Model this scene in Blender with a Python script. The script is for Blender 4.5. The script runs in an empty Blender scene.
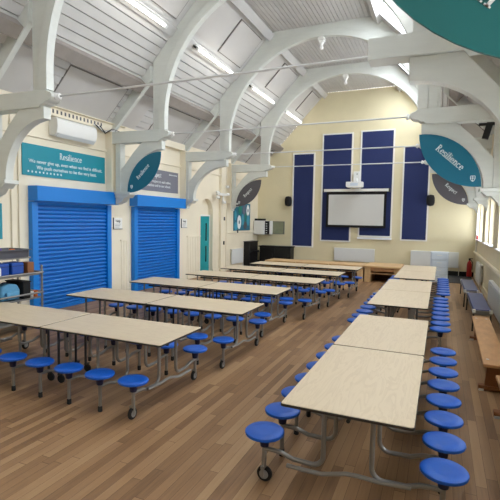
import bpy, bmesh, math, random
from mathutils import Vector, Matrix
random.seed(7)
S = bpy.context.scene
COL = S.collection
PI = math.pi

# ------------------------------------------------------------------ materials
def mat(name, rgb, rough=0.6, metal=0.0, var=0.0, scale=8.0, bump=0.0, spec=0.5, stretch=None):
    m = bpy.data.materials.new(name); m.use_nodes = True
    nt = m.node_tree; b = nt.nodes['Principled BSDF']
    b.inputs['Roughness'].default_value = rough
    b.inputs['Metallic'].default_value = metal
    b.inputs['Specular IOR Level'].default_value = spec
    lin = tuple(c if c <= 0 else (c / 12.92 if c <= 0.04045 else ((c + 0.055) / 1.055) ** 2.4) for c in rgb)
    b.inputs['Base Color'].default_value = (*lin, 1)
    if var > 0 or bump > 0:
        tc = nt.nodes.new('ShaderNodeTexCoord')
        mp = nt.nodes.new('ShaderNodeMapping')
        if stretch: mp.inputs['Scale'].default_value = stretch
        nz = nt.nodes.new('ShaderNodeTexNoise'); nz.inputs['Scale'].default_value = scale
        nz.inputs['Detail'].default_value = 5
        nt.links.new(tc.outputs['Object'], mp.inputs['Vector'])
        nt.links.new(mp.outputs['Vector'], nz.inputs['Vector'])
        if var > 0:
            rp = nt.nodes.new('ShaderNodeValToRGB')
            rp.color_ramp.elements[0].position = .3; rp.color_ramp.elements[1].position = .7
            rp.color_ramp.elements[0].color = (*[max(0, c * (1 - var)) for c in lin], 1)
            rp.color_ramp.elements[1].color = (*[min(1, c * (1 + var)) for c in lin], 1)
            nt.links.new(nz.outputs['Fac'], rp.inputs['Fac'])
            nt.links.new(rp.outputs['Color'], b.inputs['Base Color'])
        if bump > 0:
            bp = nt.nodes.new('ShaderNodeBump'); bp.inputs['Strength'].default_value = bump
            bp.inputs['Distance'].default_value = .01
            nt.links.new(nz.outputs['Fac'], bp.inputs['Height'])
            nt.links.new(bp.outputs['Normal'], b.inputs['Normal'])
    return m

def emis(name, rgb, strength):
    m = bpy.data.materials.new(name); m.use_nodes = True
    b = m.node_tree.nodes['Principled BSDF']
    b.inputs['Base Color'].default_value = (.9, .9, .9, 1)
    b.inputs['Emission Color'].default_value = (*rgb, 1)
    b.inputs['Emission Strength'].default_value = strength
    return m

def glass_mat(name, tint=(.95, .97, 1), fac=.08):
    m = bpy.data.materials.new(name); m.use_nodes = True
    nt = m.node_tree; nt.nodes.clear()
    o = nt.nodes.new('ShaderNodeOutputMaterial'); mx = nt.nodes.new('ShaderNodeMixShader')
    t = nt.nodes.new('ShaderNodeBsdfTransparent'); g = nt.nodes.new('ShaderNodeBsdfGlossy')
    t.inputs['Color'].default_value = (*tint, 1); g.inputs['Roughness'].default_value = .05
    mx.inputs['Fac'].default_value = fac
    nt.links.new(t.outputs[0], mx.inputs[1]); nt.links.new(g.outputs[0], mx.inputs[2])
    nt.links.new(mx.outputs[0], o.inputs['Surface'])
    return m

def floor_mat():
    m = bpy.data.materials.new('oak_strip_floor'); m.use_nodes = True
    nt = m.node_tree; N = nt.nodes; L = nt.links; b = N['Principled BSDF']
    tc = N.new('ShaderNodeTexCoord'); sp = N.new('ShaderNodeSeparateXYZ'); L.new(tc.outputs['Object'], sp.inputs[0])
    def M(op, a, c=None):
        n = N.new('ShaderNodeMath'); n.operation = op
        for i, v in enumerate((a, c)):
            if v is None: continue
            if isinstance(v, (int, float)): n.inputs[i].default_value = v
            else: L.new(v, n.inputs[i])
        return n.outputs[0]
    cx = M('DIVIDE', sp.outputs['X'], .075); col = M('FLOOR', cx)
    wn = N.new('ShaderNodeTexWhiteNoise'); wn.noise_dimensions = '1D'; L.new(col, wn.inputs['W'])
    yy = M('ADD', M('DIVIDE', sp.outputs['Y'], 1.15), M('MULTIPLY', wn.outputs['Value'], 9.0)); row = M('FLOOR', yy)
    cb = N.new('ShaderNodeCombineXYZ'); L.new(col, cb.inputs[0]); L.new(row, cb.inputs[1])
    w2 = N.new('ShaderNodeTexWhiteNoise'); w2.noise_dimensions = '2D'; L.new(cb.outputs[0], w2.inputs['Vector'])
    mp = N.new('ShaderNodeMapping'); mp.inputs['Scale'].default_value = (38, 2.2, 1); L.new(tc.outputs['Object'], mp.inputs[0])
    av = N.new('ShaderNodeVectorMath'); av.operation = 'ADD'; L.new(mp.outputs[0], av.inputs[0]); L.new(w2.outputs['Color'], av.inputs[1])
    gn = N.new('ShaderNodeTexNoise'); gn.inputs['Scale'].default_value = 1.6; gn.inputs['Detail'].default_value = 6; L.new(av.outputs[0], gn.inputs['Vector'])
    big = N.new('ShaderNodeTexNoise'); big.inputs['Scale'].default_value = 1.1; L.new(tc.outputs['Object'], big.inputs['Vector'])
    f = M('ADD', M('MULTIPLY', w2.outputs['Value'], .55), M('ADD', M('MULTIPLY', gn.outputs['Fac'], .45), M('MULTIPLY', M('SUBTRACT', big.outputs['Fac'], .5), .5)))
    rp = N.new('ShaderNodeValToRGB'); e = rp.color_ramp.elements
    e[0].position = .1; e[0].color = (.15, .078, .036, 1)
    e[1].position = .95; e[1].color = (.42, .27, .14, 1)
    x = e.new(.38); x.color = (.265, .148, .070, 1)
    x = e.new(.62); x.color = (.335, .195, .095, 1)
    L.new(f, rp.inputs[0])
    fx = M('FRACT', cx); fy = M('FRACT', yy)
    gap = M('MAXIMUM', M('LESS_THAN', fx, .035), M('LESS_THAN', fy, .004))
    mx = N.new('ShaderNodeMixRGB'); mx.blend_type = 'MULTIPLY'; mx.inputs['Color2'].default_value = (.42, .38, .35, 1)
    L.new(gap, mx.inputs['Fac']); L.new(rp.outputs[0], mx.inputs['Color1'])
    L.new(mx.outputs[0], b.inputs['Base Color'])
    rr = M('ADD', M('MULTIPLY', gn.outputs['Fac'], .25), .34); L.new(rr, b.inputs['Roughness'])
    b.inputs['Specular IOR Level'].default_value = .35
    return m

def laminate_mat():
    m = bpy.data.materials.new('pale_maple_laminate'); m.use_nodes = True
    nt = m.node_tree; N = nt.nodes; L = nt.links; b = N['Principled BSDF']
    tc = N.new('ShaderNodeTexCoord'); mp = N.new('ShaderNodeMapping'); mp.inputs['Scale'].default_value = (.7, 5, 1)
    L.new(tc.outputs['Object'], mp.inputs[0])
    n1 = N.new('ShaderNodeTexNoise'); n1.inputs['Scale'].default_value = 2.2; n1.inputs['Detail'].default_value = 4; n1.inputs['Distortion'].default_value = 1.2
    L.new(mp.outputs[0], n1.inputs['Vector'])
    w = N.new('ShaderNodeMath'); w.operation = 'MULTIPLY'; w.inputs[1].default_value = 6; L.new(n1.outputs['Fac'], w.inputs[0])
    fr = N.new('ShaderNodeMath'); fr.operation = 'FRACT'; L.new(w.outputs[0], fr.inputs[0])
    rp = N.new('ShaderNodeValToRGB'); e = rp.color_ramp.elements
    e[0].color = (.58, .47, .32, 1); e[1].color = (.635, .525, .365, 1); e[1].position = .55
    L.new(fr.outputs[0], rp.inputs[0]); L.new(rp.outputs[0], b.inputs['Base Color'])
    b.inputs['Roughness'].default_value = .42; b.inputs['Specular IOR Level'].default_value = .4
    return m

MT = dict(
    floor=floor_mat(), lam=laminate_mat(),
    edge=mat('dark_edge_band', (.20, .18, .16), .5),
    steel=mat('grey_steel_tube', (.56, .55, .53), .42, .55),
    dsteel=mat('dark_steel', (.22, .22, .22), .5, .4),
    rod=mat('pale_painted_rod', (.80, .80, .79), .45),
    chrome=mat('bright_steel', (.78, .78, .78), .3, .85),
    seat=mat('blue_seat_plastic', (.035, .335, .72), .42, var=.06, scale=14),
    hub=mat('dark_blue_hub', (.04, .08, .24), .5),
    rubber=mat('black_rubber', (.06, .06, .06), .7),
    grey_rub=mat('grey_wheel', (.55, .55, .54), .5),
    cream=mat('cream_wall_paint', (.905, .870, .780), .75, var=.03, scale=2.0, bump=.04),
    yellow=mat('yellow_cream_wall_paint', (.87, .83, .69), .75, var=.03, scale=1.6, bump=.04),
    rcream=mat('right_wall_paint', (.86, .82, .70), .75, var=.03, scale=2.0, bump=.04),
    white=mat('white_gloss_paint', (.90, .90, .88), .5, var=.02, scale=3),
    beam=mat('off_white_timber_paint', (.82, .83, .80), .55, var=.03, scale=4, stretch=(1, 1, 4)),
    roof=mat('white_ceiling_boards', (.77, .765, .75), .65, var=.03, scale=3),
    roofp=mat('pale_ceiling_panels', (.76, .75, .73), .7, var=.03, scale=2),
    groove=mat('grey_groove', (.45, .43, .41), .8),
    purl=mat('brown_grey_purlin', (.58, .55, .52), .7, var=.06, scale=5),
    shut=mat('blue_shutter_paint', (.0, .44, .78), .42, var=.03, scale=3),
    shut2=mat('blue_shutter_box', (.0, .475, .81), .42),
    navy=mat('navy_blind_fabric', (.11, .165, .36), .8, var=.07, scale=30),
    black=mat('black_gloss', (.035, .035, .045), .45),
    mblack=mat('black_matt', (.04, .04, .045), .8),
    screen=mat('white_screen_fabric', (.80, .80, .78), .8),
    teal=mat('teal_sign', (.02, .54, .61), .5),
    dteal=mat('deep_teal_sign', (.02, .40, .50), .45),
    gteal=mat('green_teal_sign', (.16, .46, .46), .45),
    gsign=mat('charcoal_sign', (.33, .32, .34), .5),
    gsign2=mat('slate_sign', (.47, .47, .51), .5),
    letter=mat('white_lettering', (.93, .95, .95), .5),
    ink=mat('dark_ink', (.12, .12, .16), .7),
    door=mat('teal_door_paint', (.06, .58, .60), .45),
    dglass=mat('dark_door_glass', (.10, .22, .22), .15),
    rad=mat('radiator_enamel', (.86, .87, .86), .4),
    wood=mat('honey_wood', (.74, .55, .36), .45, var=.14, scale=5, stretch=(3, 1, 3)),
    dwood=mat('brown_bench_wood', (.52, .32, .17), .45, var=.12, scale=5),
    pale=mat('pale_ply', (.80, .66, .47), .5, var=.08, scale=4),
    vinyl=mat('blue_grey_vinyl', (.22, .27, .46), .45, var=.05, scale=6),
    red=mat('red_enamel', (.62, .08, .07), .35),
    lblue=mat('light_blue_bag', (.35, .60, .74), .65, var=.1, scale=9),
    lunch=mat('blue_lunchbox', (.05, .27, .60), .45),
    orange=mat('orange_cloth', (.80, .42, .18), .7),
    purple=mat('purple_cloth', (.36, .25, .55), .7),
    trayg=mat('grey_tray', (.36, .36, .38), .6),
    board=mat('olive_grey_board', (.50, .52, .42), .7, var=.1, scale=9),
    bluecirc=mat('light_blue_paper', (.25, .60, .70), .6),
    greenc=mat('green_paper', (.10, .48, .42), .6),
    greyc=mat('grey_paper', (.35, .40, .48), .6),
    cdrawer=mat('frosted_white_plastic', (.80, .84, .88), .35),
    tube=emis('lit_tube', (1, .97, .92), 4.5),
    glass=glass_mat('window_glass'),
    mat_=mat('dark_grey_mat', (.20, .20, .22), .9, var=.1, scale=20),
    frame=mat('white_window_frame', (.93, .94, .95), .4),
)

# ------------------------------------------------------------------ mesh helpers
class MB:
    def __init__(s): s.bm = bmesh.new()
    def box(s, x0, x1, y0, y1, z0, z1, M=None):
        vs = [s.bm.verts.new((x, y, z)) for x in (x0, x1) for y in (y0, y1) for z in (z0, z1)]
        for f in ((0, 1, 3, 2), (4, 6, 7, 5), (0, 4, 5, 1), (2, 3, 7, 6), (0, 2, 6, 4), (1, 5, 7, 3)):
            s.bm.faces.new([vs[i] for i in f])
        if M is not None:
            for v in vs: v.co = M @ v.co
        return s
    def prism(s, poly, y0, y1, axis='y', M=None):
        def P(a, b, c):
            return {'y': (a, c, b), 'x': (c, a, b), 'z': (a, b, c)}[axis]
        a = [s.bm.verts.new(P(p[0], p[1], y0)) for p in poly]
        b = [s.bm.verts.new(P(p[0], p[1], y1)) for p in poly]
        n = len(poly)
        s.bm.faces.new(a); s.bm.faces.new(b[::-1])
        for i in range(n):
            s.bm.faces.new((a[i], b[i], b[(i + 1) % n], a[(i + 1) % n]))
        if M is not None:
            for v in a + b: v.co = M @ v.co
        return s
    def quadprism(s, inner, outer, y0, y1):
        # a band between two polylines with the same number of points, extruded along Y
        n = len(inner)
        V = [[s.bm.verts.new((p[0], y, p[1])) for p in q] for q in (inner, outer) for y in (y0, y1)]
        i0, i1, o0, o1 = V
        for k in range(n - 1):
            s.bm.faces.new((i0[k], i0[k+1], o0[k+1], o0[k])); s.bm.faces.new((i1[k], o1[k], o1[k+1], i1[k+1]))
            s.bm.faces.new((i0[k], i1[k], i1[k+1], i0[k+1])); s.bm.faces.new((o0[k], o0[k+1], o1[k+1], o1[k]))
        for k in (0, n - 1): s.bm.faces.new((i0[k], o0[k], o1[k], i1[k]))
        return s
    def tube(s, pts, r, seg=10):
        pts = [Vector(p) for p in pts]; rings = []
        up = None
        for i, p in enumerate(pts):
            t = ((pts[min(i + 1, len(pts) - 1)] - pts[max(i - 1, 0)])).normalized()
            if up is None:
                up = Vector((0, 0, 1)) if abs(t.z) < .9 else Vector((1, 0, 0))
            u = (up - t * up.dot(t)).normalized(); up = u; w = t.cross(u)
            rr = r[i] if isinstance(r, (list, tuple)) else r
            rings.append([s.bm.verts.new(p + (u * math.cos(a) + w * math.sin(a)) * rr) for a in [2 * PI * k / seg for k in range(seg)]])
        for a, b in zip(rings, rings[1:]):
            for k in range(seg):
                s.bm.faces.new((a[k], a[(k + 1) % seg], b[(k + 1) % seg], b[k]))
        s.bm.faces.new(rings[0][::-1]); s.bm.faces.new(rings[-1])
        return s
    def lathe(s, prof, c=(0, 0, 0), seg=24, axis='z'):
        c = Vector(c); rings = []
        def P(r, h, a):
            x, y = r * math.cos(a), r * math.sin(a)
            return c + Vector({'z': (x, y, h), 'y': (x, h, y), 'x': (h, x, y)}[axis])
        for r, h in prof:
            rings.append([s.bm.verts.new(P(max(r, 1e-4), h, 2 * PI * k / seg)) for k in range(seg)])
        for a, b in zip(rings, rings[1:]):
            for k in range(seg):
                s.bm.faces.new((a[k], a[(k + 1) % seg], b[(k + 1) % seg], b[k]))
        s.bm.faces.new(rings[0][::-1]); s.bm.faces.new(rings[-1])
        return s
    def poly(s, pts):
        s.bm.faces.new([s.bm.verts.new(p) for p in pts]); return s
    def sheet(s, prof, y0, y1):
        # open profile (x,z) extruded along Y
        a = [s.bm.verts.new((p[0], y0, p[1])) for p in prof]; b = [s.bm.verts.new((p[0], y1, p[1])) for p in prof]
        for i in range(len(prof) - 1): s.bm.faces.new((a[i], a[i+1], b[i+1], b[i]))
        return s

def obj(name, mb, m, parent=None, bev=0, smooth=True, loc=None):
    bmesh.ops.recalc_face_normals(mb.bm, faces=mb.bm.faces)
    me = bpy.data.meshes.new(name); mb.bm.to_mesh(me); mb.bm.free()
    if smooth:
        for p in me.polygons: p.use_smooth = True
        me.set_sharp_from_angle(angle=math.radians(38))
    me.materials.append(MT[m] if isinstance(m, str) else m)
    o = bpy.data.objects.new(name, me); COL.objects.link(o)
    if parent is not None: o.parent = parent
    if loc: o.location = loc
    if bev:
        b = o.modifiers.new('Bevel', 'BEVEL'); b.width = bev; b.segments = 2; b.limit_method = 'ANGLE'
    return o
def tag(o, label, cat, group=None, kind=None):
    o['label'] = label; o['category'] = cat
    if group: o['group'] = group
    if kind: o['kind'] = kind
    return o
def thing(name, label, cat, loc=(0, 0, 0), rz=0, group=None):
    o = bpy.data.objects.new(name, None); COL.objects.link(o)
    o.location = loc; o.rotation_euler = (0, 0, rz); o.empty_display_size = .1
    return tag(o, label, cat, group)
def struct(name, mb, m, parent=None, **k):
    o = obj(name, mb, m, parent, **k)
    if parent is None: o['kind'] = 'structure'
    return o
def copy_tree(o, parent=None):
    c = o.copy(); COL.objects.link(c)
    if parent is not None:
        c.parent = parent; c.matrix_parent_inverse = o.matrix_parent_inverse.copy()
    for ch in list(o.children): copy_tree(ch, c)
    return c
def text(name, body, size, m, parent, M, extrude=.002, align='CENTER', shear=0):
    cu = bpy.data.curves.new(name, 'FONT'); cu.body = body; cu.size = size; cu.extrude = extrude
    cu.align_x = align; cu.align_y = 'CENTER'; cu.shear = shear
    t = bpy.data.objects.new(name, cu); COL.objects.link(t)
    dg = bpy.context.evaluated_depsgraph_get()
    me = bpy.data.meshes.new_from_object(t.evaluated_get(dg))
    bpy.data.objects.remove(t)
    me.transform(M); me.materials.clear(); me.materials.append(MT[m])
    o = bpy.data.objects.new(name, me); COL.objects.link(o); o.parent = parent
    return o
def serif_word(word, size, m, parent, M, width=None):
    # slab-serif lettering drawn stroke by stroke, one part per letter, centred on the frame M
    D = .004
    def bar(mb, x0, y0, x1, y1, w):
        d = Vector((x1 - x0, y1 - y0)).normalized() * w / 2; n = (-d.y, d.x)
        mb.prism([(x0 + n[0], y0 + n[1]), (x1 + n[0], y1 + n[1]), (x1 - n[0], y1 - n[1]), (x0 - n[0], y0 - n[1])], 0, D / size, 'z')
    def bow(mb, cx, cy, rx, ry, a0, a1, w=.10):
        o = arc(cx, cy, rx + w / 2, ry + w / 3, a0, a1, 14); i = arc(cx, cy, rx - w / 2, ry - w / 3, a0, a1, 14)
        for k in range(14): mb.prism([o[k], o[k + 1], i[k + 1], i[k]], 0, D / size, 'z')
    def stem(mb, x, y0, y1, lo=1, hi=1):
        bar(mb, x, y0, x, y1, .11)
        if lo: bar(mb, x - .11, y0 + .02, x + .11, y0 + .02, .04)
        if hi: bar(mb, x - .11, y1 - .02, x + (.11 if hi == 2 else .02), y1 - .02, .04)
    def glyph(ch):
        g = MB(); a = .5
        if ch == 'R': stem(g, .12, 0, .7, 1, 2); bow(g, .2, .52, .2, .165, -90, 90); bar(g, .25, .35, .5, 0, .09); bar(g, .42, .02, .6, .02, .04); a = .64
        elif ch == 'K': stem(g, .12, 0, .7, 1, 2); bar(g, .14, .28, .5, .7, .06); bar(g, .26, .42, .54, 0, .09); bar(g, .44, .02, .64, .02, .04); a = .66
        elif ch == 'e': bow(g, .24, .23, .19, .21, 0, 318); bar(g, .05, .25, .44, .25, .05); a = .5
        elif ch == 's': bow(g, .2, .345, .13, .10, 20, 270); bow(g, .2, .12, .14, .105, 90, -160); a = .4
        elif ch == 'i': stem(g, .13, 0, .46); bow(g, .13, .61, .03, .03, 0, 360, .06); a = .27
        elif ch == 'l': stem(g, .13, 0, .72); a = .27
        elif ch == 'n': stem(g, .13, 0, .46); bow(g, .28, .27, .15, .17, 180, 0); stem(g, .43, 0, .28, 1, 0); a = .57
        elif ch == 'c': bow(g, .24, .23, .19, .21, 45, 318); a = .47
        elif ch == 'p': stem(g, .13, -.22, .46); bow(g, .27, .23, .16, .21, -140, 140); a = .53
        elif ch == 't': bar(g, .14, .06, .14, .6, .09); bar(g, .02, .44, .3, .44, .045); bow(g, .22, .08, .08, .065, 180, 330, .07); a = .34
        elif ch == 'I': stem(g, .15, 0, .7, 1, 2); a = .3
        elif ch == 'o': bow(g, .24, .23, .18, .21, 0, 360); a = .49
        elif ch == 'u': stem(g, .13, .18, .46, 0, 1); bow(g, .28, .19, .15, .16, 180, 360); stem(g, .43, 0, .46, 1, 1); a = .58
        elif ch == 'd': bow(g, .22, .23, .16, .21, 40, 320); stem(g, .36, 0, .72); a = .53
        return g, a
    x = 0; L = []
    for ch in word:
        g, a = glyph(ch); L.append((g, x)); x += a
    for (g, x0) in L:
        for v in g.bm.verts: v.co = M @ Vector(((v.co.x + x0 - x / 2) * size, (v.co.y - .23) * size * 1.3, v.co.z * size))
        obj('letter', g, m, parent, smooth=False)
def frameM(o, x, y):   # matrix with given origin, x axis, y axis (z = x cross y)
    x = Vector(x).normalized(); y = Vector(y).normalized(); z = x.cross(y)
    return Matrix(((x.x, y.x, z.x, o[0]), (x.y, y.y, z.y, o[1]), (x.z, y.z, z.z, o[2]), (0, 0, 0, 1)))
def arc(cx, cz, rx, rz, a0, a1, n):
    return [(cx + rx * math.cos(math.radians(a0 + (a1 - a0) * k / n)), cz + rz * math.sin(math.radians(a0 + (a1 - a0) * k / n))) for k in range(n + 1)]
def rrect(x0, x1, y0, y1, r, n=5):
    p = []
    for cx, cy, a in ((x1 - r, y1 - r, 0), (x0 + r, y1 - r, 90), (x0 + r, y0 + r, 180), (x1 - r, y0 + r, 270)):
        p += arc(cx, cy, r, r, a, a + 90, n)
    return p

# ------------------------------------------------------------------ dimensions
XL, XR, XC = -7.05, 1.11, -2.97
YB, YF = -3.0, 17.05
CAMH = 1.86
TR = [1.98, 5.03, 8.08, 11.18, 14.22]
def SL(x): return 3.9 + 1.036 * (x - XL)          # left roof slope
mir = lambda x: 2 * XC - x
ZC = SL(-4.3)

# ------------------------------------------------------------------ shell
struct('floor', MB().box(XL - .6, XR + .5, YB, YF + .2, -.1, 0), 'floor', smooth=False)

def wall_grid(plane, a_rng, z_rng, thick, holes):
    """wall in the plane x=const ('x') or y=const ('y'); holes = (a0,a1,z0,z1); thick = (t0,t1)"""
    A = sorted({*a_rng, *[h[0] for h in holes], *[h[1] for h in holes]})
    Z = sorted({*z_rng, *[h[2] for h in holes], *[h[3] for h in holes]})
    mb = MB()
    for a0, a1 in zip(A, A[1:]):
        for z0, z1 in zip(Z, Z[1:]):
            ca, cz = (a0 + a1) / 2, (z0 + z1) / 2
            if any(h[0] < ca < h[1] and h[2] < cz < h[3] for h in holes): continue
            if plane == 'x': mb.box(thick[0], thick[1], a0, a1, z0, z1)
            else: mb.box(a0, a1, thick[0], thick[1], z0, z1)
    bmesh.ops.remove_doubles(mb.bm, verts=mb.bm.verts, dist=1e-5)
    seen = {}
    for f in list(mb.bm.faces):
        k = tuple(sorted(v.index for v in f.verts)) if False else tuple(sorted(tuple(round(c, 4) for c in v.co) for v in f.verts))
        seen.setdefault(k, []).append(f)
    dead = [f for fs in seen.values() if len(fs) > 1 for f in fs]
    bmesh.ops.delete(mb.bm, geom=dead, context='FACES')
    return mb
AR = (12.30, 13.12)                                  # arched recess on the left wall
wl = wall_grid('x', (YB, YF), (0, 3.95), (XL - .17, XL), [(AR[0], AR[1], 0, 2.50)])
ar = arc((AR[0] + AR[1]) / 2, 2.09, .41, .41, 0, 180, 14)
for half in (0, 1):
    seg = ar[:8] if half == 0 else ar[7:]
    corner = (AR[1], 2.50) if half == 0 else (AR[0], 2.50)
    wl.prism([corner] + seg if half else seg + [((AR[0] + AR[1]) / 2, 2.50), corner][1:], XL - .17, XL, 'x')
struct('wall_left', wl, 'cream', smooth=False)
struct('wall_left_recess', MB().box(XL - .22, XL - .17, AR[0] - .1, AR[1] + .1, 0, 2.6), 'cream', smooth=False)
# gable end wall
gp = [(XL - .3, 0), (XR + .3, 0), (XR + .3, 3.9), (XR, 3.9), (mir(-4.3), ZC), (-4.3, ZC), (XL, 3.9), (XL - .3, 3.9)]
struct('wall_far', MB().prism(gp, YF, YF + .2), 'yellow', smooth=False)
struct('wall_back', MB().prism(gp, YB - .2, YB), 'cream', smooth=False)
# right wall with its windows
WIN = []
for t in (-1.07, 1.98, 5.03, 8.08, 11.18, 14.22):
    WIN += [(t + .42, t + 1.42), (t + 1.66, t + 2.62)]
WZ = (1.30, 2.48)
struct('wall_right', wall_grid('x', (YB, YF), (0, 3.95), (XR, XR + .30), [(a, b, *WZ) for a, b in WIN]), 'rcream', smooth=False)
for i, (a, b) in enumerate(WIN):
    w = bpy.data.objects.new('window_%d' % (i + 1), None); COL.objects.link(w); w['kind'] = 'structure'
    w.location = (XR, (a + b) / 2, WZ[0])
    h = (b - a) / 2; H = WZ[1] - WZ[0]
    f = MB()
    for y0, y1, z0, z1 in ((-h, -h + .06, 0, H), (h - .06, h, 0, H), (-h + .06, h - .06, 0, .06), (-h + .06, h - .06, H - .06, H)):
        f.box(.10, .24, y0, y1, z0, z1)
    f.box(.13, .22, -.025, .025, .05, H - .05); f.box(.13, .22, -h + .05, h - .05, H * .62, H * .62 + .05)
    obj('window_frame', f, 'frame', w, smooth=False)
    obj('window_pane', MB().box(.17, .176, -h, h, 0, H), 'glass', w, smooth=False)
    obj('window_sill', MB().box(-.06, .10, -h, h, .0, .03), 'frame', w, bev=.008)

# --- ceiling: left slope, flat, right slope
nrm = Vector((.719, -.694))
def lap(xa, xb, n, amp, fz):
    out = []
    for k in range(n):
        x0 = xa + (xb - xa) * k / n; x1 = xa + (xb - xa) * (k + 1) / n
        t = (x1 - x0) * .88
        for xx, am in ((x0, amp), (x0 + t, amp * .55), (x0 + t + .004, -.012), (x1 - .004, -.012)): out.append((xx + nrm.x * am, fz(xx) + nrm.y * am))
    return out
prof = [(XL - .02, SL(XL - .02))] + lap(-7.0, -6.2, 7, .022, SL) + lap(-6.2, -5.32, 7, .028, SL) + [(-5.2, SL(-5.2)), (-4.3, ZC)]
flat = []
nf = 26
for k in range(nf):
    x0 = -4.3 + 2.6 * k / nf; x1 = -4.3 + 2.6 * (k + 1) / nf
    flat += [(x0 + .004, ZC), (x1 - .012, ZC), (x1 - .008, ZC + .02), (x1, ZC + .02)]
struct('ceiling', MB().sheet(prof, YB, YF), 'roof', smooth=False)
struct('ceiling_flat', MB().sheet([(-4.3, ZC)] + flat + [(mir(-4.3), ZC)], YB, YF), 'roof', smooth=False)
rp_low = [(mir(p[0]), p[1]) for p in prof[:-1] if p[0] < -5.5] + [(mir(-5.45), SL(-5.45))]
cr = MB().sheet(rp_low, YB, YF)
SKX = (-5.42, -4.40)                                   # mirrored extent of the rooflights
cr.sheet([(mir(-5.45), SL(-5.45)), (mir(SKX[0]), SL(SKX[0]))], YB, YF); cr.sheet([(mir(SKX[1]), SL(SKX[1])), (mir(-4.3), ZC)], YB, YF)
SKY = []
for t in (-1.07, 1.98, 5.03, 8.08, 11.18):
    SKY.append((t + .40, t + 2.65))
SKY.append((14.62, 16.6))
ys = [YB] + [v for s_ in SKY for v in s_] + [YF]
for a, b in zip(ys[::2], ys[1::2]):
    cr.sheet([(mir(SKX[0]), SL(SKX[0])), (mir(SKX[1]), SL(SKX[1]))], a, b)
struct('ceiling_slope_right', cr, 'roof', smooth=False)
ang = math.atan(1.036)
for i, (a, b) in enumerate(SKY):
    w = bpy.data.objects.new('window_%d' % (len(WIN) + i + 1), None); COL.objects.link(w); w['kind'] = 'structure'
    xm = mir((SKX[0] + SKX[1]) / 2)
    w.location = (xm, (a + b) / 2, SL((SKX[0] + SKX[1]) / 2)); w.rotation_euler = (0, ang, 0)
    L = (SKX[1] - SKX[0]) / math.cos(ang) / 2; h = (b - a) / 2
    f = MB()
    f.box(-L, -L + .05, -h, h, -.02, .12); f.box(L - .05, L, -h, h, -.02, .12)
    f.box(-L, L, -h, -h + .05, -.02, .12); f.box(-L, L, h - .05, h, -.02, .12); f.box(-L, L, -.025, .025, 0, .1)
    obj('window_frame', f, 'frame', w, smooth=False)
    obj('window_pane', MB().box(-L, L, -h, h, .07, .076), 'glass', w, smooth=False)

# purlins, wall plates, light boards, raised panels: continuous trims of the roof
def slope_box(x0, x1, drop, y0, y1, side, lift=0):
    n = nrm
    P = [(x0 + n.x * lift, SL(x0) + n.y * lift), (x1 + n.x * lift, SL(x1) + n.y * lift), (x1 + n.x * drop, SL(x1) + n.y * drop), (x0 + n.x * drop, SL(x0) + n.y * drop)]
    if side: P = [(mir(a), b) for a, b in P]
    return P, y0, y1
k = 0
for side in (0, 1):
    for (x0, x1, drop, m) in ((-6.28, -6.12, .21, 'purl'), (*((-5.36, -5.22) if side == 0 else (-5.66, -5.52)), .05, 'roof'), (-4.44, -4.3, .12, 'roof')):
        k += 1
        struct('trim_%d' % k, MB().prism(*slope_box(x0, x1, drop, YB, YF, side)), m, smooth=False)
    k += 1
    x0, x1 = (XL, XL + .14) if not side else (XR - .14, XR)
    struct('trim_%d' % k, MB().box(x0, x1, YB, YF, 3.80, 3.97), 'cream', smooth=False)
    # a ledge line and the rail lower down
    k += 1
    x0, x1 = (XL, XL + .035) if not side else (XR - .035, XR)
    hz = MB()
    if not side: hz.box(x0, x1, YB, YF, 3.32, 3.37)
    else: hz.box(x0 - .03, x1, YB, YF, .84, .90)
    struct('trim_%d' % k, hz, 'cream', smooth=False)
bays = [(-1.07, 1.98), (1.98, 5.03), (5.03, 8.08), (8.08, 11.18), (11.18, 14.22), (14.22, 17.05)]
pm = MB(); gm = MB()
for a, b in bays[1:]:
    for side in (0, 1):
        for (x0, x1, y0, y1) in ((-7.0, -6.36, a + 1.25, b - .22), (-7.0, -6.36, a + .12, a + .75), (-5.12, -4.52, a + 1.62, b - .25), (-5.12, -4.52, a + .2, a + 1.5)):
            if side and x0 > -6: continue
            pm.prism(*slope_box(x0, x1, .035, y0, y1, side, .01))
            if abs(y1 - b) < .3:
                gm.prism(*slope_box(x0 - .015, x1 + .015, .028, y0 - .02, y1 + .02, side, .005))
k += 1; struct('trim_%d' % k, pm, 'roofp', smooth=False)
k += 1; struct('trim_%d' % k, gm, 'groove', smooth=False)
# skirting and dado
struct('baseboard_far', MB().box(XL, XR, YF - .03, YF, 0, .16), 'mblack', smooth=False)
struct('baseboard_left', MB().box(XL, XL + .025, YB, 5.85, 0, .16).box(XL, XL + .025, 11.5, AR[0], 0, .16).box(XL, XL + .025, AR[1], YF, 0, .16), 'cream', smooth=False)
struct('baseboard_right', MB().box(XR - .03, XR, YB, YF, 0, .16), 'rcream', smooth=False)
k += 1; struct('trim_%d' % k, MB().box(XL, XR, YF - .02, YF, 1.21, 1.24), 'yellow', smooth=False)
dd = MB()
for a, b in ((8.47, 8.78), (11.48, AR[0] - .02), (AR[1] + .02, YF)):
    dd.box(XL, XL + .02, a, b, 1.28, 1.32)
    y = a + .02
    while y < b - .06:
        dd.box(XL, XL + .008, y, y + .085, 0, 1.28); y += .1
k += 1; struct('trim_%d' % k, dd, 'cream', smooth=False)
# pilaster next to the arched recess
k += 1; struct('trim_%d' % k, MB().box(XL, XL + .10, 13.55, 13.95, 0, 3.8), 'cream', bev=.01)

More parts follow.
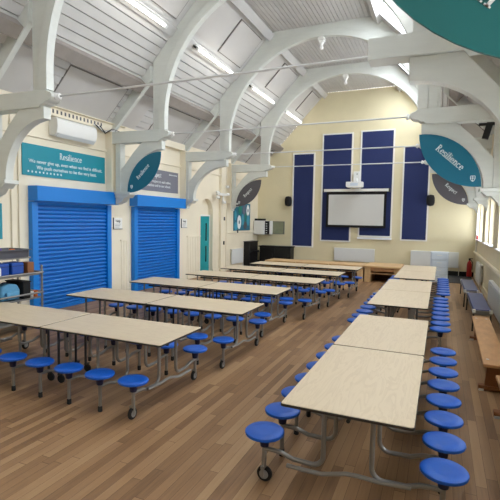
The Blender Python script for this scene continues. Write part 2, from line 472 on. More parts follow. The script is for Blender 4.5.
# ------------------------------------------------------------------ roof trusses
def make_truss(stretch=0.0, square=False, base0=-6.41, pl=-6.79, pr=-6.65):
    B = [base0]
    t = bpy.data.objects.new('roof_truss', None); COL.objects.link(t)
    def both(name, fn, m='beam', bev=.006, names=None):
        r = []
        for s in (0, 1):
            B[0] = base0 - (.11 if s and base0 > -6.5 else 0)
            g = (lambda p: p) if s == 0 else (lambda p: [(mir(a), b) for a, b in p])
            if s == 1 and stretch and name in ('arch_rib', 'face_board'):
                g = lambda p: [(mir(a) + stretch * min(1, (mir(a) - XC) / 2.44), b) for a, b in p]
            if s == 1 and square and name == 'hammer_beam':
                r.append(obj(name, MB().box(-.80, mir(-6.87), -.12, .12, 3.565, 3.79), m, t, bev=bev)); continue
            if s == 1 and square and name == 'curved_brace':
                g = lambda p: [(mir(a), b + .06 if b > 3.45 else b) for a, b in p]
            r.append(obj(name, fn(g), m, t, bev=bev))
        return r
    both('wall_post', lambda g: MB().prism(g([(pl, 2.42), (pr, 2.42), (pr, 3.50), (pl, 3.50)]), -.08, .08))
    both('curved_brace', lambda g: MB().prism(g(arc(-5.56, 2.42, -5.56 - B[0], .90, 180, 90, 12) + [(-5.56, 3.50), (pr + .58, 3.50), (pr + .33, 3.27), (pr - .03, 2.86), (pr - .03, 2.42)]), -.07, .07))
    def hb(g):
        p = [(-6.87, 3.49), (-5.62, 3.49), (-5.59, 3.525), (-5.53, 3.53), (-5.50, 3.56), (-5.44, 3.565), (-5.40, 3.585), (-5.37, 3.62), (-5.37, 3.66), (-5.40, 3.69), (-5.45, 3.70), (-5.48, 3.73), (-5.56, 3.735), (-6.87, 3.755)]
        m = MB().prism(g(p), -.10, .10)
        return m
    both('hammer_beam', hb)
    def corbel(g):
        b, c = B[0], pl + .005
        m = MB().prism(g([(c, 2.36), (b + .05, 2.36), (b + .05, 2.42), (c, 2.42)]), -.13, .13)
        m.prism(g([(c, 2.29), (b - .05, 2.29), (b + .02, 2.36), (c, 2.36)]), -.11, .11)
        m.prism(g([(c, 2.14), (c + .04, 2.15), (b - .20, 2.20), (b - .12, 2.29), (c, 2.29)]), -.085, .085)
        return m
    both('corbel', corbel)
    # arch post + rib as one continuous timber, drawn from hammer beam to crown
    arch = [(XC - 2.51, 3.74), (XC - 2.51, 4.02)] + arc(XC, 4.02, 2.51, 2.43, 180, 90, 20)[1:]
    outer = []
    for (x, z) in arch:
        if z < 4.7: outer.append((-5.79, z))
        else: outer.append(None)
    # outer edge follows the roof slope, then the collar
    n0 = len([o for o in outer if o]); rest = len(arch) - n0
    path = [(-5.79, SL(-5.79)), (-4.3, ZC), (XC, ZC)]
    L1 = math.hypot(1.49, ZC - SL(-5.79)); L2 = XC + 4.3
    for i in range(rest):
        s = (L1 + L2) * i / (rest - 1)
        outer[n0 + i] = (path[0][0] + 1.49 * s / L1, path[0][1] + (ZC - path[0][1]) * s / L1) if s < L1 else (-4.3 + (s - L1), ZC)
    both('arch_rib', lambda g: MB().quadprism(g(arch), g(outer), -.055, .055))
    # raised face board following the arch
    a2 = [(XC - 2.67, 3.74), (XC - 2.67, 4.02)] + arc(XC, 4.02, 2.67, 2.59, 180, 90, 20)[1:]
    both('face_board', lambda g: MB().quadprism(g(arch), g(a2), -.085, -.05), bev=.004)
    rf = [(XL + .02, SL(XL + .02)), (-5.86, SL(-5.86)), (-5.86, SL(-5.86) - .34), (-6.9, 3.76), (XL + .02, 3.76)]
    both('rafter', lambda g: MB().prism(g(rf), -.05, .05))
    p = MB().box(XC - .05, XC + .05, -.07, .07, 6.30, 6.50).box(XC - .075, XC + .075, -.10, .10, 6.36, 6.42)
    p.lathe([(.02, 6.14), (.045, 6.17), (.05, 6.20), (.03, 6.24), (.045, 6.28), (.05, 6.31)], (XC, 0, 0), 12)
    obj('pendant', p, 'white', t)
    ro = obj('tie_rod', MB().tube([(-5.38, 0, 3.64), (mir(-5.38), 0, 3.64)], .015, 8), 'rod', t)
    for s in (0, 1):
        x = -5.35 if s == 0 else mir(-5.35)
        obj('rod_boss', MB().lathe([(.02, -.05), (.045, -.045), (.055, -.015), (.035, .01), (.05, .03), (.04, .05), (.02, .055)], (x, 0, 3.64), 12, 'x'), 'white', t)
    return t
tw = ['white arched roof truss nearest the camera, carrying the big green-teal leaf sign',
      'white arched roof truss left of the teal Resilience board, its braces bare',
      'white arched roof truss between the two blue shutters, carrying teal leaf signs on both braces',
      'white arched roof truss past the second blue shutter, its braces bare',
      'farthest white arched roof truss, carrying charcoal leaf signs, closest to the navy blinds']
tr0 = make_truss(); tr1 = make_truss(.10, True); tr3 = make_truss(0, False, -6.62, -6.86, -6.77)
for i, y in enumerate(TR):
    t = tr0 if i == 0 else tr1 if i == 1 else tr3 if i == 3 else copy_tree(tr3 if i == 4 else tr0)
    t.location = (0, y, 0); tag(t, tw[i], 'roof truss', 'roof trusses along the hall')

for y in TR:
    for x0, x1 in ((XL, -6.87), (mir(-6.87), XR)):
        k += 1; struct('trim_%d' % k, MB().box(x0, x1, y - .11, y + .11, 2.425, 3.80), 'cream', smooth=False)
# ------------------------------------------------------------------ leaf signs hung on the braces
def leaf(x0, z0, x1, z1, y, m, word, size, label, group, crest=True, shift=0, drop=0):
    A = Vector((x0, z0)); B = Vector((x1, z1)); d = B - A; L = d.length; d.normalize(); n = Vector((-d.y, d.x))
    c = (A + B) / 2; sg = .215 * L
    R = (L * L / 4 + sg * sg) / (2 * sg); th = math.asin(L / 2 / R)
    pts = []
    for s in (1, -1):
        for k in range(16):
            a = -th + 2 * th * k / 16
            if s < 0: a = -a
            p = c + d * (R * math.sin(a)) + n * s * (R * math.cos(a) - (R - sg))
            pts.append((p.x, p.y))
    t = thing('leaf_sign', label, 'sign', (c.x, y, c.y), 0, group)
    pts = [(p[0] - c.x, p[1] - c.y) for p in pts]
    obj('sign_board', MB().prism(pts, -.008, .008), m, t, smooth=False)
    M = frameM((0 + d.x * shift + n.x * (.02 - drop), -.010, d.y * shift + n.y * (.02 - drop)), (d.x, 0, d.y), (n.x, 0, n.y))
    serif_word(word, size, 'letter', t, M)
    if crest:
        q = d * (L * .36 * crest) + n * .01
        s = size * .55
        sh = [(-.5, .6), (.5, .6), (.5, 0), (.3, -.45), (0, -.7), (-.3, -.45), (-.5, 0)]
        Mc = frameM((q.x, -.010, q.y), (1, 0, 0), (0, 0, 1))
        cm = MB()
        for i in range(7):
            a, b = Vector(sh[i]), Vector(sh[(i + 1) % 7]); cm.tube([Mc @ Vector((a.x * s, a.y * s, .001)), Mc @ Vector((b.x * s, b.y * s, .001))], .005, 5)
        cm.box(-.004, .004, -.62 * s, .55 * s, 0, .003, Mc); cm.box(-.45 * s, .45 * s, .05 * s, .05 * s + .008, 0, .003, Mc)
        obj('crest', cm, 'letter', t)
    br = MB().box(-.012, .012, .008, .03, -.02, .02)
    obj('bracket', MB().box(-.03, .03, .008, .03, -.03, .03), 'dsteel', t)
    return t
leaf(-.41, 3.31, .55, 2.44, TR[2] - .12, 'dteal', 'Resilience', .122, 'teal leaf-shaped sign reading Resilience, on the right-hand brace left of the windows', 'leaf signs', shift=-.02)
leaf(-.33, 3.27, .67, 2.38, TR[4] - .12, 'gsign', 'Respect', .115, 'charcoal leaf-shaped sign on the right, hanging below and behind the teal Resilience leaf', 'leaf signs', shift=.02)
leaf(-6.42, 2.40, -5.54, 3.26, TR[2] - .12, 'dteal', 'Resilience', .095, 'teal leaf-shaped sign on the left, hanging between the two blue shutters', 'leaf signs', crest=-1)
leaf(-6.66, 2.30, -5.72, 3.21, TR[4] - .12, 'gsign', 'Respect', .115, 'charcoal leaf-shaped sign on the left, above the teal notice board', 'leaf signs', crest=-1)
leaf(-.43, 3.30, .55, 2.40, TR[0] - .12, 'gteal', 'Inclusion', .130, 'big green-teal leaf-shaped sign cut off by the top right corner', 'leaf signs', shift=-.055, drop=.10)

# ------------------------------------------------------------------ tube lights
def make_light():
    t = bpy.data.objects.new('tube_light', None); COL.objects.link(t)
    obj('batten', MB().box(-.04, .04, -.95, .95, 0, .06), 'white', t, bev=.005)
    obj('tube', MB().tube([(0, -.86, -.035), (0, .86, -.035)], .027, 12), 'tube', t)
    for s in (-1, 1): obj('end_cap', MB().box(-.035, .035, s * .90 - .04, s * .90 + .04, -.07, 0), 'white', t, bev=.006)
    obj('fixing_strap', MB().box(-.02, .02, -.99, -.95, -.03, .055), 'dsteel', t)
    return t
l0 = make_light()
names = ['first bay', 'second bay', 'third bay', 'fourth bay', 'fifth bay']
lw = ['on the left roof slope, nearest the camera', 'above the first blue shutter, in the top left', 'second in view on the left roof slope, above the second shutter', 'third in view on the left roof slope', 'on the left roof slope, closest to the gable wall']
for s in (0, 1):
    for i, y in enumerate(TR):
        if i == 0: continue
        o = l0 if (s == 0 and i == 1) else copy_tree(l0)
        x = (-5.28, -5.58)[s] + nrm.x * .095; z = SL((-5.28, -5.58)[s]) + nrm.y * .095
        o.location = (x if s == 0 else mir(x), y + 1.66, z); o.rotation_euler = (0, -.80 if s == 0 else .80, 0)
        rw = ['', 'on the right roof slope beneath the nearest rooflight', 'on the right roof slope beneath the second rooflight', 'on the right roof slope past the second rooflight', 'on the right roof slope closest to the gable wall']
        tag(o, 'white fluorescent tube light ' + (lw[i] if s == 0 else rw[i]), 'light', 'tube lights on the roof slopes')

# ------------------------------------------------------------------ folding tables with stools
PITCH = .3835
def make_table():
    t = bpy.data.objects.new('dining_table', None); COL.objects.link(t)
    W = .408
    for s in (-1, 1):
        x0, x1 = (.012, 1.515) if s > 0 else (-1.515, -.012)
        tp = obj('tabletop', MB().prism(rrect(x0, x1, -W, W,   .022), .657, .674, 'z'), 'lam', t, bev=.003)
        obj('edge_band', MB().prism(rrect(x0 - .004, x1 + .004, -W - .004, W + .004, .025), .654, .670, 'z'), 'edge', tp)
        for q in (-1, 1):
            xa, xb = (.08, 1.40) if s > 0 else (-1.40, -.08)
            obj('top_rail', MB().box(xa, xb, q * .16 - .015, q * .16 + .015, .615, .649), 'dsteel', t)
    obj('torsion_bar', MB().tube([(-1.35, 0, .56), (1.35, 0, .56)], .014, 8), 'dsteel', t)
    for k in range(8):
        x = (k - 3.5) * PITCH
        end = k in (0, 7)
        for s in (-1, 1):
            R = .075; zb = .212; y0 = .158
            pts = [(x, s * y0, .62), (x, s * y0, zb + R)]
            for a in range(1, 7):
                an = math.radians(15 * a); pts.append((x, s * (y0 + R - R * math.cos(an)), zb + R - R * math.sin(an)))
            pts += [(x, s * .37, zb + .004), (x, s * .45, zb + .030), (x, s * .52, zb + .035), (x, s * .580, zb + .035)]
            obj('leg', MB().tube(pts, .0165, 10), 'steel', t)
            seat = obj('stool_seat', MB().lathe([(.06, .350), (.126, .350), (.136, .355), (.1395, .365), (.137, .375), (.127, .382), (.06, .3805), (.0, .379)], (x, s * .580, 0), 28), 'seat', t)
            obj('seat_hub', MB().lathe([(.022, .26), (.030, .265), (.038, .32), (.063, .352), (.06, .356)], (x, s * .580, 0), 14), 'hub', seat)
            obj('stool_post', MB().lathe([(.017, .03 if not end else .11), (.017, .27)], (x, s * .580, 0), 12), 'steel', seat)
            if not end:
                obj('rubber_foot', MB().lathe([(.018, 0), (.022, .004), (.021, .05), (.017, .055)], (x, s * .580, 0), 12), 'rubber', seat)
            else:
                w = obj('caster_wheel', MB().lathe([(.030, -.016), (.050, -.015), (.056, -.008), (.056, .008), (.050, .015), (.030, .016)], (x - .012 * (1 if k else -1), s * .580, .056), 20, 'x'), 'rubber', t)
                obj('wheel_hub', MB().lathe([(.01, -.019), (.034, -.0185), (.034, .0185), (.01, .019)], (x - .012 * (1 if k else -1), s * .580, .056), 16, 'x'), 'grey_rub', w)
                obj('caster_fork', MB().box(x - .035, x + .012, s * .580 - .014, s * .580 + .014, .108, .125).box(x - .036, x - .030, s * .580 - .012, s * .580 + .012, .05, .115).box(x + .010, x + .016, s * .580 - .012, s * .580 + .012, .05, .115), 'steel', w)
    for s in (-1, 1):      # wavy end bars tying the two sides
        x = s * (3.5 * PITCH + .035)
        P = [(x, -.40, .232), (x, -.30, .226), (x, -.20, .220), (x, -.08, .226), (x, .0, .222), (x, .08, .200), (x, .16, .180), (x, .28, .178), (x, .40, .182)]
        obj('end_bar', MB().tube(P, .0145, 8), 'steel', t)
        for q in (-1, 1):   # centre fold legs on little wheels
            xx = s * .075
            w = obj('centre_leg', MB().tube([(xx, q * .21, .62), (xx, q * .21, .10)], .014, 8), 'dsteel', t)
            obj('caster_wheel', MB().lathe([(.02, -.012), (.044, -.012), (.048, -.006), (.048, .006), (.044, .012), (.02, .012)], (xx + .0, q * .21 + .03, .048), 16, 'y'), 'rubber', w)
            obj('caster_fork', MB().box(xx - .012, xx + .012, q * .21 - .012, q * .21 + .052, .096, .112), 'dsteel', w)
    return t
tabs = [
    (-.503, 4.165, PI / 2, 'closest one on the right, in front of the camera'),
    (-.535, 8.00, PI / 2, 'middle one of the right-hand row'),
    (-.49, 11.33, PI / 2, 'farthest of the right-hand row, before the frosted drawers'),
    (-3.90, 3.765, .0, 'nearest of the left rows, beside the lunchbox trolley'),
    (-3.71, 5.36, .0, 'second of the left rows from the front'),
    (-3.81, 6.94, .0, 'third of the left rows from the front'),
    (-3.55, 8.45, .0, 'fourth of the left rows from the front'),
    (-3.43, 9.85, .0, 'fifth of the left rows, last but one from the platforms'),
    (-3.26, 11.25, .0, 'farthest of the left rows, before the wooden platforms')]
tb0 = make_table()
for i, (x, y, a, w) in enumerate(tabs):
    o = tb0 if i == 0 else copy_tree(tb0)
    o.location = (x, y, 0); o.rotation_euler = (0, 0, a)
    if i > 2: o.scale = ((1.02, .965, .955, .945, .945, .945)[i - 3], .955, 1)
    tag(o, 'folding table with blue stools, ' + w, 'table', 'folding dining tables with stools')

# ------------------------------------------------------------------ blue roller shutters
def shutter(y0, y1, g0, g1, label):
    t = thing('roller_shutter', label, 'shutter', (XL, (y0 + y1) / 2, 0), 0, 'blue roller shutters')
    yc = (y0 + y1) / 2; h = (y1 - y0) / 2; a0, a1 = g0 - yc, g1 - yc
    obj('shutter_box', MB().box(.005, .25, -h, h, 2.13, 2.41), 'shut2', t, bev=.008)
    n = 26; z0 = .07; pz = (2.12 - z0) / n; c = []
    for k in range(n):
        z = z0 + pz * k
        c += [(.022, z), (.056, z + .012), (.066, z + pz * .45), (.060, z + pz * .76), (.022, z + pz * .84)]
    c += [(.022, 2.13)]
    m = MB()
    a = [m.bm.verts.new((p[0], a0 + .12, p[1])) for p in c]; b = [m.bm.verts.new((p[0], a1 - .12, p[1])) for p in c]
    for i in range(len(c) - 1): m.bm.faces.new((a[i], a[i + 1], b[i + 1], b[i]))
    obj('shutter_curtain', m, 'shut', t, smooth=False)
    obj('bottom_bar', MB().box(.02, .075, a0 + .13, a1 - .13, .0, .075), 'shut', t, bev=.005)
    for q in (a0, a1 - .13): obj('guide_rail', MB().box(.005, .11, q, q + .13, 0, 2.12), 'shut2', t, bev=.006)
shutter(5.90, 8.12, 5.90, 8.04, 'tall blue roller shutter under the teal Resilience board')
shutter(8.80, 11.02, 8.86, 10.92, 'tall blue roller shutter under the grey board, left of the teal door')

# ------------------------------------------------------------------ wall boards
def wboard(name, label, y0, y1, z0, z1, m, group=None, x=XL, th=.02):
    t = thing(name, label, 'sign' if 'sign' in name else 'board', (x, (y0 + y1) / 2, (z0 + z1) / 2), 0, group)
    h, v = (y1 - y0) / 2, (z1 - z0) / 2
    obj('board_panel', MB().box(.002, th, -h, h, -v, v), m, t, bev=.003)
    return t, h, v
def wl_text(t, body, size, y, z, m='letter', x=.022):
    return text('lettering', body, size, m, t, frameM((x, y, z), (0, 1, 0), (0, 0, 1)))
t, h, v = wboard('wall_sign', 'long teal sign with white Resilience wording above the first blue shutter', 5.78, 7.93, 2.60, 3.18, 'teal', 'value signs on the left wall')
serif_word('Resilience', .135, 'letter', t, frameM((.021, .08, .13), (0, 1, 0), (0, 0, 1)))
wl_text(t, 'We never give up, even when we find it difficult.', .098, .02, -.02)
wl_text(t, 'We push ourselves to be the very best.', .098, .02, -.13)
sm = MB()
for k in range(10):
    c = (-.95 + .085 * k, -.215)
    sp = [(c[0] + (.026 if i % 2 == 0 else .011) * math.cos(PI / 2 + i * PI / 5), c[1] + (.026 if i % 2 == 0 else .011) * math.sin(PI / 2 + i * PI / 5)) for i in range(10)]
    sm.prism(sp, .019, .024, 'x')
obj('star_row', sm, 'letter', t, smooth=False)
t, h, v = wboard('wall_sign', 'slate grey sign with white wording above the second blue shutter', 8.82, 10.95, 2.56, 3.14, 'gsign2', 'value signs on the left wall')
serif_word('Respect', .135, 'letter', t, frameM((.021, .0, .13), (0, 1, 0), (0, 0, 1))); wl_text(t, 'We show respect to each other,', .098, .05, -.03); wl_text(t, 'to ourselves and to our school.', .098, .05, -.14)
sm = MB()
for k in range(7):
    c = (.62 + .06 * k, .20); sm.prism([(c[0] + .018 * math.cos(a * PI / 3), c[1] + .018 * math.sin(a * PI / 3)) for a in range(6)], .019, .024, 'x')
obj('star_row', sm, 'letter', t, smooth=False)
for y0, lb in ((8.22, 'small white framed notice between the two blue shutters'), (11.16, 'small white framed notice right of the second blue shutter')):
    t, h, v = wboard('notice', lb, y0, y0 + .29, 1.58, 1.83, 'white', 'small notices beside the shutters')
    wl_text(t, 'Help', .085, .0, .055, 'ink')
    ml = MB()
    for q in range(3): ml.box(.019, .022, -.10, .09 - .02 * q, -.02 - .035 * q, -.01 - .035 * q)
    obj('small_print', ml, 'gsign2', t, smooth=False)
    obj('notice_frame', MB().box(.001, .026, -h - .012, -h, -v - .012, v + .01).box(.001, .026, -h, h + .01, -v - .012, -v), 'trayg', t, smooth=False)
t, h, v = wboard('notice_board', 'teal notice board with pale oval notices left of the far corner', 14.70, 16.22, 1.42, 2.46, 'dteal')
for (yy, zz, ry, rz, m) in ((-.28, -.20, .17, .26, 'letter'), (.52, .25, .14, .22, 'letter'), (-.56, -.35, .15, .15, 'bluecirc'), (.05, -.10, .14, .22, 'bluecirc'), (.28, -.32, .15, .16, 'gsign'), (.55, -.12, .13, .22, 'bluecirc'), (.16, .25, .16, .22, 'greyc'), (-.22, .28, .14, .2, 'greenc'), (.30, -.02, .08, .2, 'greenc'), (-.62, .05, .10, .18, 'bluecirc')):
    obj('oval_notice', MB().prism([(yy + ry * math.cos(a * PI / 10), zz + rz * math.sin(a * PI / 10)) for a in range(20)], .019, .026, 'x'), m, t, smooth=False)
for (yy, zz) in ((-.28, -.20), (.52, .25)):
    obj('emblem', MB().prism([(yy + .05 * math.cos(a * PI / 6), zz + .07 * math.sin(a * PI / 6)) for a in range(12)], .025, .029, 'x'), 'greyc', t, smooth=False)
t, h, v = wboard('wall_sign', 'teal board at the left edge above the trolley', 4.30, 5.36, 1.44, 2.06, 'teal')
ml = MB()
for q in range(4): ml.box(.019, .022, -.42, .25 - .06 * q, .16 - .11 * q, .19 - .11 * q)
obj('small_print', ml, 'letter', t, smooth=False)

# air conditioner
t = thing('air_conditioner', 'white wall air conditioner above the teal Resilience board', 'air conditioner', (XL, 6.93, 3.52))
prof_ac = [(.003, -.10), (.14, -.12), (.21, -.06), (.235, .05), (.225, .19), (.18, .235), (.003, .24)]
obj('casing', MB().prism([(p[0], p[1]) for p in prof_ac], -.53, .53), 'white', t, bev=.012)
obj('air_louvre', MB().prism([(.145, -.127), (.213, -.067), (.222, -.073), (.155, -.137)], -.50, .50), 'rad', t)
t = thing('cable_tray', 'perforated cream cable tray along the wall top above the air conditioner', 'cable tray', (XL, 7.45, 3.80))
obj('tray_body', MB().box(.145, .155, -1.15, 1.0, -.03, .14).box(.145, .22, -1.15, 1.0, .13, .14), 'cream', t)
sl = MB()
for q in range(14): sl.box(.154, .158, -1.10 + q * .1, -1.06 + q * .1, .02, .09)
obj('slots', sl, 'gsign', t, smooth=False)
t = thing('cable_bundle', 'dark loose cables hanging out of the cable tray by the truss', 'cable', (XL + .19, 8.0, 3.74))
for q in range(4):
    obj('cable', MB().tube([(.0 + .01 * q, -.60 + .05 * q, .07), (.03 * q, -.35, -.02 - .02 * q), (.02, -.05, .03 + .012 * q), (.0, .45, .0 + .015 * q), (.0, .8, .01 + .015 * q)], .014, 6), 'mblack' if q % 2 else 'white', t)
# conduits on the wall
for (y, lb) in ((5.55, 'thin pale conduit running up the left wall beside the first shutter'), (5.70, 'thin pale conduit nearest the first shutter edge')):
    t = obj('conduit', MB().tube([(XL + .02, y, 0), (XL + .02, y, 3.75)], .014, 8), 'cream'); tag(t, lb, 'conduit', 'conduits on the left wall')
t = obj('conduit', MB().tube([(XL + .02, 13.98, 1.36), (XL + .02, 16.6, 1.36)], .026, 8), 'cream'); tag(t, 'horizontal pale conduit under the teal notice board', 'conduit', 'conduits on the left wall')
t = obj('conduit', MB().tube([(XL + .12, 13.90, 0), (XL + .12, 13.90, 3.7)], .016, 8), 'cream'); tag(t, 'tall pale conduit on the pilaster right of the arched recess', 'conduit', 'conduits on the left wall')
t = thing('spotlight_bracket', 'white wall bracket of three small spotlights above the arched recess', 'spotlight', (XL + .10, 13.45, 2.62))
obj('bracket_arm', MB().tube([(-.09, .3, .0), (.10, .1, .06)], .02, 8).box(.04, .12, -.38, .30, .02, .10).tube([(.08, .05, .1), (.08, .05, -.16)], .03, 8), 'white', t)
for (yy, zz, sx) in ((-.38, .10, 0), (-.36, -.06, 0), (.08, -.20, 0), (.36, .08, 0), (.32, .34, 0)):
    lh = obj('lamp_head', MB().lathe([(.035, -.08), (.045, -.06), (.055, .06), (.03, .07)], (.10, yy, zz), 12, 'y'), 'white', t)
    obj('lamp_lens', MB().lathe([(.04, .06), (.05, .085), (.02, .09)], (.10, yy, zz), 12, 'y'), 'mblack', lh)
for (y, z, lb, mm) in ((13.76, 1.86, 'small dark fitting high on the pilaster', 'gsign'), (13.74, 1.02, 'small black switch low on the pilaster', 'mblack'), (15.0, 1.40, 'small dark box on the conduit under the notice board', 'gsign')):
    xo = XL + (.10 if y < 14 else .035)
    tag(obj('switch_box', MB().box(xo, xo + .03, y - .035, y + .035, z - .06, z + .06), mm, bev=.005), lb, 'switch')
# teal door in the recess
d = bpy.data.objects.new('door_1', None); COL.objects.link(d); d['kind'] = 'structure'; d.location = (XL - .165, AR[0], 0)
obj('door_leaf', MB().box(0, .04, .05, .80, 0, 1.93), 'door', d, bev=.005)
obj('door_frame', MB().box(0, .06, .0, .05, 0, 1.98).box(0, .06, .80, .82, 0, 1.98).box(0, .06, .05, .80, 1.93, 1.98), 'white', d, bev=.004)
obj('vision_panel', MB().box(.038, .046, .55, .63, .42, .95).box(.038, .046, .55, .63, 1.12, 1.70), 'dglass', d, smooth=False)
obj('door_handle', MB().tube([(.07, .12, .95), (.07, .12, 1.15)], .01, 8).box(.04, .07, .11, .13, .99, 1.01), 'chrome', d)

# ------------------------------------------------------------------ radiators
def radiator(label, w, h, loc, rz):
    t = thing('radiator', label, 'radiator', loc, rz, 'panel radiators')
    obj('panel', MB().box(-w / 2, w / 2, -.095, -.055, 0, h), 'rad', t, bev=.008)
    rb = MB()
    n = int(w / .06)
    for q in range(n): rb.box(-w / 2 + .03 + q * .06, -w / 2 + .055 + q * .06, -.101, -.094, .05, h - .05)
    obj('ribs', rb, 'rad', t, smooth=False)
    obj('top_grille', MB().box(-w / 2, w / 2, -.055, -.015, h - .02, h), 'white', t)
    for q in (-w / 2 + .12, w / 2 - .12): obj('wall_bracket', MB().box(q - .02, q + .02, -.055, -.001, .1, h - .1), 'white', t)
    obj('pipe', MB().tube([(w / 2 + .02, -.075, .06), (w / 2 + .02, -.075, -loc[2] + .01)], .011, 8).box(w / 2 - .01, w / 2 + .03, -.085, -.065, .05, .07), 'chrome', t)
radiator('white radiator on the far wall under the projector screen', 1.52, .50, (-3.02, YF, .32), 0)
radiator('white radiator on the far wall behind the frosted drawer tower', 1.58, .55, (-.20, YF, .28), 0)
radiator('white radiator on the left wall beneath the teal notice board', .98, .55, (XL, 14.95, .20), PI / 2)
radiator('white radiator on the right wall beside the far blue-topped bench', 1.35, .58, (XR, 14.35, .12), -PI / 2)
radiator('white radiator on the right wall beside the wooden bench, nearest the camera', 2.2, .52, (XR, 10.0, .08), -PI / 2)

# ------------------------------------------------------------------ far wall: blinds, screen, speakers
def blind(x0, x1, z0, z1, label):
    t = thing('window_blind', label, 'blind', ((x0 + x1) / 2, YF, z0), 0, 'navy blinds on the far wall')
    w, h = (x1 - x0) / 2, z1 - z0
    obj('fabric', MB().box(-w, w, -.035, -.015, 0, h), 'navy', t)
    f = MB().box(-w - .05, -w, -.045, -.001, -.05, h + .05).box(w, w + .05, -.045, -.001, -.05, h + .05).box(-w, w, -.045, -.001, h, h + .05).box(-w, w, -.045, -.001, -.05, 0)
    obj('surround', f, 'white', t)
    return t
blind(-5.50, -4.70, .83, 4.45, 'narrow navy blind leftmost on the far wall')
blind(-4.32, -3.24, 1.10, 5.14, 'wide navy blind behind the left half of the projector screen')
blind(-2.86, -1.74, 1.32, 5.18, 'wide navy blind behind the right half of the projector screen, painted daylight strip below')
blind(-1.33, -.51, 1.22, 4.54, 'narrow navy blind rightmost on the far wall, behind the teal leaf sign')
t = thing('window_sill', 'white strip painted as daylight leaking under the right-hand wide navy blind', 'sill', (-2.30, YF, 1.20))
obj('daylight_strip', MB().box(-.62, .62, -.12, -.046, -.02, .055), 'frame', t, bev=.006)  # white strip stands in for daylight leaking out below the blind
t = thing('projector_screen', 'wide pull-down projector screen with black border on the far wall', 'screen', (-2.99, YF - .16, 1.66))
obj('case', MB().box(-1.24, 1.20, -.09, .05, 1.30, 1.40), 'white', t, bev=.01)
obj('wall_bracket', MB().box(-.16, .04, .05, .158, 1.31, 1.39), 'white', t)
obj('border', MB().box(-1.13, 1.10, -.012, -.006, -.02, 1.30), 'mblack', t)
obj('screen_fabric', MB().box(-1.04, 1.01, -.016, -.011, .04, 1.19), 'screen', t)
obj('bottom_bar', MB().box(-1.13, 1.10, -.03, .01, -.05, -.02), 'mblack', t, bev=.004)
for s in (-1.24, 1.19): obj('end_cap', MB().box(s - .02, s + .02, -.10, .06, 1.28, 1.41), 'dsteel', t)
t = thing('projector', 'white short-throw projector on a wall arm above the screen', 'projector', (-3.02, YF - .40, 3.10))
obj('arm', MB().box(-.06, .06, .0, .398, .22, .34).box(-.12, .12, .31, .34, .05, .62), 'white', t, bev=.005)
obj('body', MB().prism([(-.30, .02), (-.22, -.02), (.22, -.02), (.30, .02), (.30, .20), (-.30, .20)], -.16, .16), 'white', t, bev=.015)
obj('lens_window', MB().box(-.14, .14, -.166, -.158, .05, .15), 'cdrawer', t)
obj('status_light', MB().lathe([(.02, -.02), (.02, .0)], (.02, .31, .52), 8, 'y'), 'mblack', t)
for (x, z, lb) in ((-5.67, 2.60, 'black wall speaker left of the leftmost navy blind'), (-.40, 2.63, 'black wall speaker right of the rightmost navy blind')):
    t = thing('wall_speaker', lb, 'speaker', (x, YF, z), 0, 'black wall speakers')
    obj('cabinet', MB().lathe([(.02, -.20), (.10, -.18), (.135, -.10), (.14, .0), (.135, .10), (.10, .18), (.02, .20)], (0, -.17, 0), 18), 'mblack', t)
    obj('wall_mount', MB().box(-.03, .03, -.08, -.001, -.05, .05), 'mblack', t)
# cabinet and board in the corner
t = thing('wall_cabinet', 'white equipment cabinet with open door in the far left corner', 'cabinet', (-6.66, YF, 1.25))
obj('cabinet_body', MB().box(-.36, .10, -.48, -.005, 0, .56), 'rad', t, bev=.006)
obj('door', MB().box(-.34, .08, -.50, -.482, .02, .54), 'white', t, bev=.004)
obj('equipment_rack', MB().box(.10, .26, -.40, -.01, .02, .54), 'mblack', t)
kn = MB()
for q in range(5): kn.box(.14, .20, -.405, -.40, .06 + q * .09, .09 + q * .09)
obj('patch_panel', kn, 'rad', t)
obj('open_door', MB().box(.26, .30, -.30, -.01, .0, .56), 'white', t)
obj('grey_unit', MB().box(-.34, .0, -.44, -.05, .56, .64), 'mblack', t, bev=.006)
t = thing('pin_board', 'olive grey pin board right of the white corner cabinet', 'board', (-6.16, YF, 1.27))
obj('felt', MB().box(-.24, .28, -.03, -.002, .02, .50), 'board', t)
obj('board_frame', MB().box(-.26, -.24, -.04, -.002, .0, .52).box(.28, .30, -.04, -.002, .0, .52).box(-.24, .28, -.04, -.002, .50, .52).box(-.24, .28, -.04, -.002, 0, .02), 'trayg', t)
# black furniture
t = thing('upright_piano', 'tall black upright case against the left wall by the radiator', 'piano', (XL + .02, 16.05, 0))
obj('case', MB().box(0, .26, -.42, .40, .05, .97), 'black', t, bev=.012)
obj('lid', MB().box(-.005, .28, -.44, .42, .97, 1.0), 'black', t, bev=.006)
obj('plinth', MB().box(0, .30, -.44, .42, 0, .05), 'mblack', t)
obj('key_shelf', MB().box(.26, .34, -.40, .38, .55, .63), 'black', t, bev=.006)
t = thing('black_cabinet', 'long low black cabinet against the far wall under the leftmost blind', 'cabinet', (-6.12, YF - .03, 0))
obj('carcass', MB().box(-.62, .70, -.45, -.02, .06, .76), 'black', t, bev=.01)
obj('top', MB().box(-.66, .74, -.50, -.01, .76, .80), 'mblack', t, bev=.006)
obj('plinth', MB().box(-.60, .68, -.42, -.03, 0, .06), 'mblack', t)
for q in (-.62, .04):
    dr = obj('door', MB().box(q + .01, q + .65, -.462, -.448, .09, .73), 'black', t, bev=.004)
    obj('door_handle', MB().box(q + .55, q + .57, -.475, -.462, .38, .50), 'dsteel', dr)
